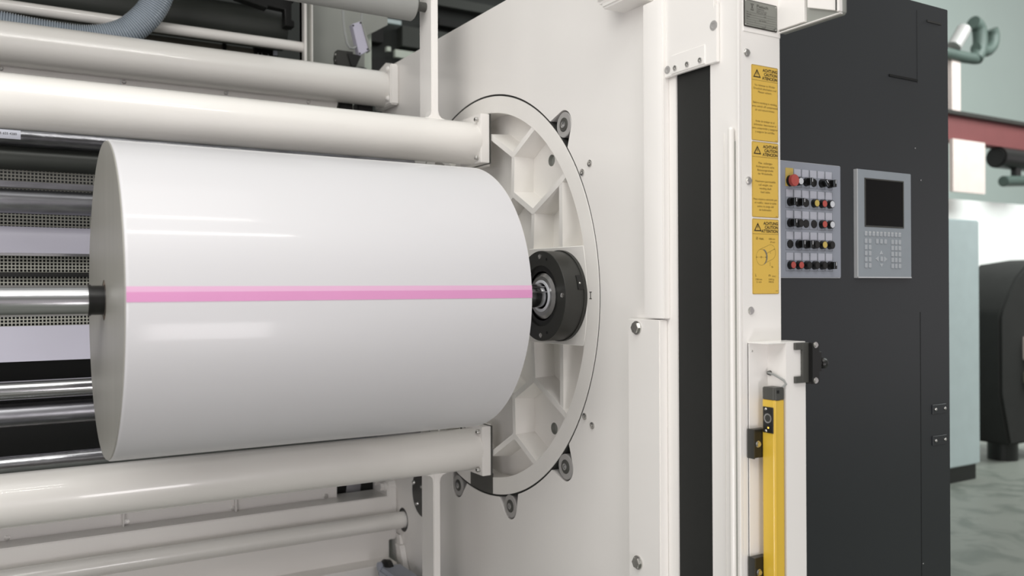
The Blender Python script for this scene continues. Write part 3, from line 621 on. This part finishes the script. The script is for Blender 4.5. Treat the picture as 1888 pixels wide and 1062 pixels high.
for i in range(10): kl.box(2.7045+i*.0214, 2.7165+i*.0214, 2.0322, 2.0326, 1.4495, 1.4525)
kl.build('key_legends', 'alu_edge', ot)

# ------------------------------------------------------------------ upper cross members behind the roll
ub = thing('round_girder', 'thick round white beam across the top, behind the upper cross tube', 'beam', (.3, 4.0, 2.24))
MB().rod((-1.6, 4.0, 2.24), (1.665, 4.0, 2.24), .0868, n=72).build('beam_tube', 'white2', ub)
MB().prism([(3.90, 2.15), (4.10, 2.15), (4.10, 2.33), (4.06, 2.345), (3.97, 2.365), (3.90, 2.345)], 'x', 1.655, 1.699).build('end_flange', 'white', ub, .006)
for y, z in ((4.06, 2.325), (3.93, 2.18), (4.06, 2.17), (3.93, 2.325)): bolt_x(1.656, y, z, .014, .014, 'dome', ub, material='white')
ut = thing('upper_tray', 'long flat white tray strip hung under the round top beam', 'tray', (.3, 4.05, 2.05))
MB().prism([(-1.6, 2.06), (1.364, 2.06), (1.42, 2.08), (1.436, 2.1565), (-1.6, 2.1565)], 'y', 4.03, 4.08).build('tray_sheet', 'white', ut, .001, 1)
MB().box(-1.6, 1.43, 4.024, 4.031, 2.1535, 2.158).build('top_lip', 'white', ut)
sm = MB()
for x in (-.45, .471, .916): sm.box(x-.0013, x+.0013, 4.0285, 4.032, 2.06, 2.156)
sm.build('joint_line', 'alu_edge', ut)
for x in (.031, .484, .908, 1.289): bolt_y(x, 4.0305, 2.143, .0085, .006, parent=ut, name='screw')
# lower cross members
lp = thing('ribbed_cover', 'long white sheet panel with upright ribs under the lower cross tube', 'panel', (.3, 4.065, .245))
MB().box(-1.6, 1.432, 4.06, 4.075, .2445, .62).build('panel_sheet', 'white', lp)
for x in (-.44, .476, .946): MB().box(x-.0028, x+.0028, 4.032, 4.061, .2445, .62).build('rib', 'white', lp)
for x in (.047, .492, .939, 1.377): bolt_y(x, 4.061, .256, .009, .007, 'hex', lp, 'screw')
lb = thing('box_girder', 'white box beam bolted to the side frame, low behind the roll', 'beam', (.3, 4.03, .02))
MB().box(-1.6, 1.66, 3.94, 4.12, .03, .2445).build('box_beam', 'white', lb, .004)
MB().prism([(3.942, .03), (4.14, .03), (4.14, .30), (4.10, .325), (4.0, .325), (3.965, .318), (3.944, .29)], 'x', 1.648, 1.699).build('end_flange', 'white', lb, .008, 3)
for y, z in ((3.975, .288), (4.045, .300)): bolt_x(1.649, y, z, .019, .03, 'hex', lb, material='white')
lt = thing('lower_tube', 'thin white tube entering a dark hole low in the side frame', 'tube', (.3, 3.872, .14))
MB().rod((-1.6, 3.872, .140), (1.80, 3.872, .140), .0396, n=48).build('tube_body', 'white2', lt)
bp = thing('base_panel', 'white lower panel below the thin tube at the bottom left', 'panel', (.3, 3.95, -.25))
MB().box(-1.6, 1.66, 3.96, 3.975, -.06, .03).build('panel_sheet', 'white', bp)
MB().box(-1.6, 1.66, 3.85, 3.975, -.25, -.055).build('base_rail', 'white', bp, .004)
gu = thing('corner_gusset', 'small white gusset with a slanted bar at the foot of the side frame', 'gusset', (1.66, 3.85, -.2))
MB().prism([(3.91, .02), (3.855, .02), (3.77, -.16), (3.83, -.16)], 'x', 1.672, 1.699).build('slanted_bar', 'white', gu, .002)
MB().prism([(3.935, .06), (3.90, .06), (3.77, -.2), (3.935, -.2)], 'x', 1.688, 1.6995).build('gusset_sheet', 'white', gu)
gx = thing('cable_box', 'grey terminal box with a black cap at the bottom edge by the flat arm', 'terminal box', (1.58, 3.62, -.25))
MB().box(1.52, 1.64, 3.44, 3.76, -.25, -.028).build('box_body', 'panelgrey', gx, .015, 3)
MB().lathe([(1.585, .001), (1.585, .055), (1.56, .06), (1.545, .05), (1.545, .001)], 3.765, -.062, 32).build('black_cap', 'blackp', gx)
MB().rod((1.53, 3.775, -.035), (1.56, 3.775, -.035), .022).build('grey_knob', 'panelgrey', gx)
bc = thing('bearing_cover', 'black round bearing cover with bolts half hidden behind the flat arm', 'cover', (1.695, 3.60, .32))
MB().prism(circle(3.62, .318, .108, 40), 'x', 1.681, 1.6995).build('cover_plate', 'black', bc, .001, 1)
for y, z in ((3.705, .352), (3.612, .352), (3.668, .262), (3.55, .25)): bolt_x(1.682, y, z, .011, .012, 'dome', bc)

# ------------------------------------------------------------------ grey roller on the upper arm
gr = thing('grey_roller', 'wide grey rubber covered roller at the top edge, held by the upper arm', 'roller', (.5, 3.055, 2.38))
MB().rod((-1.6, 3.115, 2.365), (1.417, 3.115, 2.365), .0605, n=72).build('roller_cover', 'rubber', gr, .004)
MB().rod((1.41, 3.115, 2.365), (1.4705, 3.115, 2.365), .0185, n=32).build('journal', 'darkgrey', gr)

# ------------------------------------------------------------------ rollers, perforated guards and webs left of the roll
XA, XB = -1.6, 1.62
def roller(name, label, Y, Z, r_, m_, extra=None):
    g = thing(name, label, 'roller', (0, Y, Z))
    MB().rod((XA+.1, Y, Z), (XB-.08, Y, Z), r_, n=56).build('roller_shell', m_, g)
    MB().rod((XA, Y, Z), (XB+.08, Y, Z), r_*.45, n=24).build('journal', 'steel', g)
    return g
rc = roller('wrapped_roller', 'steel roller wrapped in shiny film with a paper label, topmost at left', 3.40, 1.777, .034, 'film')
lbm = MB(); n = 8
for i in range(n+1):
    a = math.radians(-22+52*i/n); lbm.v += [(-.09, 3.40-.0348*math.cos(a), 1.777+.0348*math.sin(a)), (.083, 3.40-.0348*math.cos(a), 1.777+.0348*math.sin(a))]
lbm.f = [(2*i, 2*i+1, 2*i+3, 2*i+2) for i in range(n)]
ps = lbm.build('paper_sticker', 'tile', rc)
tm = MB(); text(tm, '835 655 4280', .072, 3.40-.0352, 1.777, .011, 'RIGHT'); tm.build('lettering', 'ink', ps)
roller('dark_roller', 'dark grey roller just under the film wrapped roller', 3.445, 1.712, .042, 'darkroll')
tag(MB().box(XA, XB, 3.49, 3.494, 1.02, 1.74).build('perforated_guard', 'perf'), 'grey perforated metal guard with square holes behind the rollers', 'guard')
tag(MB().box(XA, XB, 3.470, 3.482, 1.6125, 1.634).build('flat_bar', 'dullroll', None, .002), 'flat grey steel bar across the perforated guard above the blue grey roller', 'bar')
roller('idler_roller', 'blue grey steel roller between two bands of perforated guard', 3.40, 1.557, .041, 'dullroll')
pw = thing('upper_web', 'pale lavender paper web band above the shaft at left', 'paper web', (0, 3.46, 1.376))
MB().prism([(3.465, 1.476), (3.456, 1.45), (3.452, 1.415), (3.452, 1.384), (3.458, 1.384), (3.466, 1.42), (3.475, 1.476)], 'x', XA, XB).build('web_sheet', 'sheetpaper', pw)
MB().box(XA, XB, 3.448, 3.462, 1.3745, 1.3835).build('bright_edge', 'chrome', pw, .002)
tag(MB().box(XA, XB, 3.466, 3.482, 1.302, 1.3175).build('black_bar', 'blackp', None, .002), 'thin black bar across the perforated guard just above the shaft', 'bar')
lw = thing('lower_web', 'pale lavender paper web band just below the shaft at left', 'paper web', (0, 3.46, 1.0))
MB().prism([(3.462, 1.130), (3.455, 1.09), (3.449, 1.05), (3.446, 1.008), (3.455, 1.008), (3.472, 1.130)], 'x', XA, XB).build('web_sheet', 'sheetpaper', lw)
roller('chrome_roller', 'mirror bright chrome roller below the lower paper web', 3.40, .915, .034, 'chrome')
roller('grey_steel_roller', 'dull grey steel roller directly under the mirror bright chrome roller', 3.45, .827, .043, 'dullroll')
roller('foil_roller', 'roller wrapped in wrinkled silver foil just above the lower tube', 3.35, .672, .0315, 'foil')
tag(MB().box(XA, XB, 3.75, 3.77, .45, 1.95).build('shade_backing', 'anthline'), 'near black panel standing in for the shade behind rollers and holes', 'panel')  # near-black sheet paints the shade seen through holes and gaps

# ------------------------------------------------------------------ machine top, upper left
rdv = thing('white_rod', 'thin white tube running to the grey channel at upper left', 'tube', (0, 4.3, 2.475))
MB().rod((-1.6, 4.3, 2.475), (1.35, 4.3, 2.477), .0255, n=36).build('rod_tube', 'white2', rdv)
uc = thing('upright_channel', 'upright grey channel with bright edges at the end of the thin white tube', 'channel', (1.38, 4.32, 2.2))
MB().box(1.345, 1.392, 4.30, 4.34, 2.15, 3.0).build('web_sheet', 'greysheet', uc)
MB().box(1.345, 1.358, 4.262, 4.34, 2.15, 3.0).build('left_flange', 'white2', uc, .001, 1)
MB().box(1.386, 1.392, 4.27, 4.34, 2.15, 3.0).build('right_flange', 'white2', uc, .001, 1)
sp = thing('side_sheet', 'grey sheet metal cover behind the sensor at upper left', 'cover', (1.6, 4.42, 2.2))
MB().prism([(1.395, 2.15), (1.725, 2.15), (1.725, 2.615), (1.86, 2.70), (1.86, 3.0), (1.395, 3.0)], 'y', 4.42, 4.44).build('cover_sheet', 'greysheet', sp)
tag(MB().box(1.66, 1.785, 4.47, 4.55, -.25, 3.0).build('pale_post', 'paleg'), 'pale green upright post beyond the grey sheet cover', 'post')
se = thing('web_sensor', 'lavender grey sensor box tilted over a black bracket at upper left', 'sensor', (1.63, 4.25, 2.46))
def quad_box(q4, y0, y1, name, m_, par, bev=.002): return MB().prism(q4, 'y', y0, y1).build(name, m_, par, bev, 1)
quad_box([(1.589, 2.616), (1.636, 2.638), (1.680, 2.492), (1.628, 2.459)], 4.24, 4.285, 'sensor_cover', 'lav', se)
quad_box([(1.636, 2.636), (1.642, 2.636), (1.694, 2.50), (1.686, 2.488), (1.68, 2.492)], 4.235, 4.285, 'sensor_side', 'greysheet', se)
for x, z in ((1.595, 2.609), (1.634, 2.629), (1.672, 2.498), (1.630, 2.470)): bolt_y(x, 4.24, z, .005, .003, 'dome', se, 'screw', 'blackp')
quad_box([(1.507, 2.44), (1.515, 2.478), (1.60, 2.478), (1.60, 2.40), (1.512, 2.40)], 4.255, 4.30, 'bracket', 'black', se)
quad_box([(1.565, 2.465), (1.64, 2.462), (1.612, 2.40), (1.585, 2.40)], 4.245, 4.30, 'lower_bracket', 'blackp', se)
MB().ball((1.65, 4.27, 2.39), .035, sc=(1, 1, .5)).build('black_foot', 'blackp', se)
for z in (2.455, 2.425): bolt_x(1.512, 4.27, z, .007, .006, 'dome', se)
tag(MB().tube([(1.530, 4.23, 2.76), (1.534, 4.23, 2.69), (1.538, 4.23, 2.62), (1.546, 4.23, 2.56), (1.556, 4.23, 2.51), (1.572, 4.23, 2.488), (1.592, 4.235, 2.49), (1.612, 4.25, 2.505)], .0065, 10).build('sensor_cable', 'cable'), 'grey cable looping down to the tilted sensor box', 'cable')
tag(MB().tube([(1.645, 4.25, 2.76), (1.645, 4.25, 2.70), (1.645, 4.255, 2.64)], .006, 10).build('short_cable', 'cable'), 'short grey cable entering the top of the tilted sensor box', 'cable')
# ribbed hose
pts = [Vector(p) for p in ((-.9, 4.2, 2.43), (-.5, 4.2, 2.40), (-.2, 4.2, 2.375), (.03, 4.2, 2.358), (.21, 4.2, 2.346), (.37, 4.19, 2.348), (.50, 4.18, 2.392), (.583, 4.17, 2.466), (.63, 4.16, 2.54), (.655, 4.15, 2.62), (.67, 4.15, 2.72))]
def spline(P_, n):
    out = []
    for i in range(len(P_)-1):
        p0, p1, p2, p3 = P_[max(i-1, 0)], P_[i], P_[i+1], P_[min(i+2, len(P_)-1)]
        for k in range(n):
            t_ = k/n; out.append(.5*((2*p1)+(-p0+p2)*t_+(2*p0-5*p1+4*p2-p3)*t_*t_+(-p0+3*p1-3*p2+p3)*t_**3))
    return out+[P_[-1]]
raw = spline(pts, 60); acc = [raw[0]]; 
step = .0025
for p in raw[1:]:
    while (p-acc[-1]).length >= step: acc.append(acc[-1]+(p-acc[-1]).normalized()*step)
RIB = [0, .85, 1, .85]
tag(MB().tube(acc, lambda i: 0.0555+.0075*RIB[i % 4], 28).build('ribbed_hose', 'hose', smooth=25), 'thick grey ribbed hose curving up over the round top beam', 'hose')
tag(MB().rod((-1.6, 4.62, 2.64), (1.34, 4.62, 2.64), .105, n=48).build('dark_drum', 'darkroll'), 'dark green grey roller high up behind the thin white tube', 'roller')
tag(MB().rod((-1.6, 4.55, 2.86), (1.1, 4.55, 2.86), .09, n=48).build('dark_upper_drum', 'darkroll'), 'dark roller at the very top edge behind the ribbed hose', 'roller')
kb = thing('knife_bracket', 'black angular bracket with small fittings at the end of the dark roller', 'bracket', (1.27, 4.5, 2.63))
MB().prism([(1.05, 2.72), (1.21, 2.69), (1.21, 2.705), (1.30, 2.70), (1.30, 2.615), (1.35, 2.615), (1.35, 2.645), (1.335, 2.655), (1.335, 2.745), (1.352, 2.75), (1.352, 2.775), (1.05, 2.80)], 'y', 4.44, 4.50).build('bracket_body', 'blackp', kb, .003, 1)
MB().box(1.075, 1.105, 4.42, 4.432, 2.725, 2.76).build('grey_tag', 'panelgrey', kb)
MB().box(1.05, 1.21, 4.43, 4.45, 2.74, 2.80).build('fitting', 'black', kb)
for x in (1.125, 1.155, 1.175): MB().box(x, x+.008, 4.422, 4.432, 2.74, 2.77).build('small_clip', 'steel', kb)
tag(MB().box(-1.6, 1.345, 4.75, 4.78, 2.2, 2.56).build('olive_sheet', 'olive'), 'olive grey sheet behind the thin white tube', 'panel')
sb = thing('sensor_board', 'small black sensor board with a pale tag under the thin white tube', 'sensor', (1.34, 4.74, 2.53))
K = lambda x, z: (x*1.073, 1.25+(z-1.25)*1.073)
MB().prism([K(1.138, 2.43), K(1.130, 2.482), K(1.25, 2.472), K(1.25, 2.42)], 'y', 4.72, 4.75).build('board', 'blackp', sb)
MB().box(1.315, 1.337, 4.712, 4.721, 2.53, 2.555).build('pale_tag', 'tile', sb)
for x in (1.23, 1.25, 1.285): MB().box(x, x+.006, 4.713, 4.721, 2.517, 2.533).build('contact', 'steel', sb)
tag(MB().box(1.052, 1.07, 4.73, 4.75, 2.48, 2.59).build('black_strap', 'blackp'), 'short black strap hanging under the thin white tube', 'strap')
for i, (x0, x1, z0, z1, lab) in enumerate(((1.45, 1.52, 2.06, 2.175, 'dark block under the right end of the top beam, left one'), (1.545, 1.625, 2.06, 2.175, 'dark block under the right end of the top beam, right one'))):
    tag(MB().box(x0, x1, 4.05, 4.12, z0, z1).build('clamp_jaw', 'blackp', None, .004), lab, 'block', 'dark blocks under the top beam')
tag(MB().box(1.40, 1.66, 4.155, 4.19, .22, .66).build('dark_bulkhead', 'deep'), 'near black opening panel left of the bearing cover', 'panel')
tag(MB().prism([(1.50, .22), (1.575, .22), (1.60, .48), (1.525, .48)], 'y', 4.125, 4.15).build('steel_strut', 'dullroll'), 'slanted dull steel strut before the near black opening', 'strut')
tag(MB().box(-1.6, 1.30, 3.25, 5.2, 3.02, 3.06).build('unseen_blocker', 'greysheet'), 'grey sheet roof added out of view to shade the top beam', 'blocker')  # unseen sheet added to block light from the round top beam
# dark hall machinery behind
dh = thing('dark_machine', 'large dark machine standing behind the white frame', 'machine', (2, 6.0, -.25))
MB().box(-3, 4.1, 6.0, 6.4, -.25, 4.6).build('housing', 'housing', dh)
for x0, x1, z0, z1, m_ in ((2.5, 4.1, 3.62, 3.70, 'darkroll'), (2.3, 3.6, 3.40, 3.47, 'darkroll'), (2.35, 2.75, 2.80, 2.92, 'blackp'), (2.6, 3.2, 3.05, 3.2, 'darkroll'), (2.2, 2.45, 3.05, 3.25, 'blackp'), (2.9, 4.1, 3.25, 3.30, 'blackp')): MB().box(x0, x1, 5.9, 6.02, z0, z1).build('cross_rail', m_, dh)
MB().box(2.535, 2.70, 5.88, 5.92, 2.955, 3.01).build('pale_plate', 'paleg', dh)
MB().box(2.47, 2.50, 5.88, 5.92, 2.99, 3.022).build('pale_tag', 'paleg', dh)
MB().box(2.455, 2.583, 5.88, 5.92, 3.195, 3.225).build('teal_plate', 'hallblue', dh)

# ------------------------------------------------------------------ blurred hall at the right
hc = thing('hall_cabinet', 'pale blue grey cabinet on a black plinth in the blurred hall', 'cabinet', (6.2, 4.2, -.25))
MB().box(5.6, 6.63, 3.95, 4.5, -.13, 1.77).build('cabinet_body', 'hallblue', hc, .01)
MB().box(5.62, 6.60, 3.97, 4.48, -.25, -.13).build('plinth', 'blackp', hc)
hp = thing('white_partition', 'bright white partition panel in the hall behind the black machine', 'partition', (10.2, 5.7, -.25))
MB().box(8.6, 11.6, 5.7, 5.8, -.1, 2.22).build('panel', 'hallwhite', hp)
MB().box(8.7, 11.5, 5.7, 5.8, -.25, -.1).build('foot', 'hallwhite', hp)
bm_ = thing('black_machine', 'black rounded machine standing in the hall at the right edge', 'machine', (7.6, 4.3, -.25))
MB().prism([(7.27, .35), (7.27, 1.0), (7.30, 1.07), (7.40, 1.20), (7.52, 1.33), (7.70, 1.45), (8.2, 1.5), (8.2, -.10), (7.40, -.10)], 'y', 4.15, 4.6).build('body', 'deep', bm_, .02, 2)
MB().rod((7.55, 4.3, -.25), (7.55, 4.3, -.05), .12).build('foot', 'blackp', bm_)
MB().box(7.60, 7.9, 4.10, 4.2, .62, .82).build('pink_panel', 'hallpink', bm_, .01)
MB().box(7.60, 7.9, 4.10, 4.2, .42, .52).build('olive_panel', 'olive', bm_, .01)
rb = thing('crane_girder', 'dull red crane beam across the hall above the white partition', 'beam', (10, 5.5, 2.8))
MB().box(8.0, 12, 5.45, 5.6, 2.80, 3.08).build('beam_web', 'hallred', rb)
MB().box(8.0, 12, 5.40, 5.65, 3.06, 3.10).build('beam_flange', 'black', rb)
for x0, x1, z0, z1, lab in ((9.55, 10.4, 2.58, 2.80, 'black motor hanging under the red beam'),): 
    hm = thing('hoist_motor', lab, 'motor', (10, 5.5, z0)); MB().rod((x0, 5.5, 2.69), (x1, 5.5, 2.69), .12, n=24).build('motor_body', 'blackp', hm, .02); MB().rod((9.62, 5.46, 2.42), (10.2, 5.46, 2.46), .06, n=20).build('lower_drum', 'hallgreen', hm, .01); MB().box(9.85, 9.95, 5.44, 5.5, 2.42, 2.7).build('link', 'blackp', hm)
tag(MB().box(8.6, 9.18, 5.4, 5.44, 2.25, 2.80).build('pink_sheet', 'hallpink'), 'pale pink sheet hanging below the red beam beside the dark cabinet', 'sheet')
vp = thing('ventilation_pipe', 'grey green bent ventilation pipes high in the blurred hall', 'pipe', (9.1, 5.5, 3.6))
MB().tube([(8.3, 5.5, 3.72), (9.0, 5.5, 3.72), (9.18, 5.5, 3.73)], .06, 16).build('straight_pipe', 'hallgreen', vp)
MB().tube(spline([Vector(p) for p in ((9.18, 5.5, 3.73), (9.25, 5.5, 3.82), (9.27, 5.5, 3.95), (9.24, 5.5, 4.08), (9.14, 5.5, 4.12))], 6), .075, 16).build('elbow', 'hallgreen', vp)
MB().tube(spline([Vector(p) for p in ((9.18, 5.5, 3.85), (9.38, 5.5, 3.84), (9.50, 5.5, 3.92), (9.53, 5.5, 4.03), (9.50, 5.5, 4.10))], 6), .06, 16).build('hooked_pipe', 'hallgreen', vp)
MB().tube([(8.78, 5.5, 3.8), (8.97, 5.5, 4.02)], .075, 16).build('silver_duct', 'wheel', vp)
MB().box(8.75, 8.9, 5.5, 5.6, 3.05, 3.75).build('duct_drop', 'hallpink', vp)
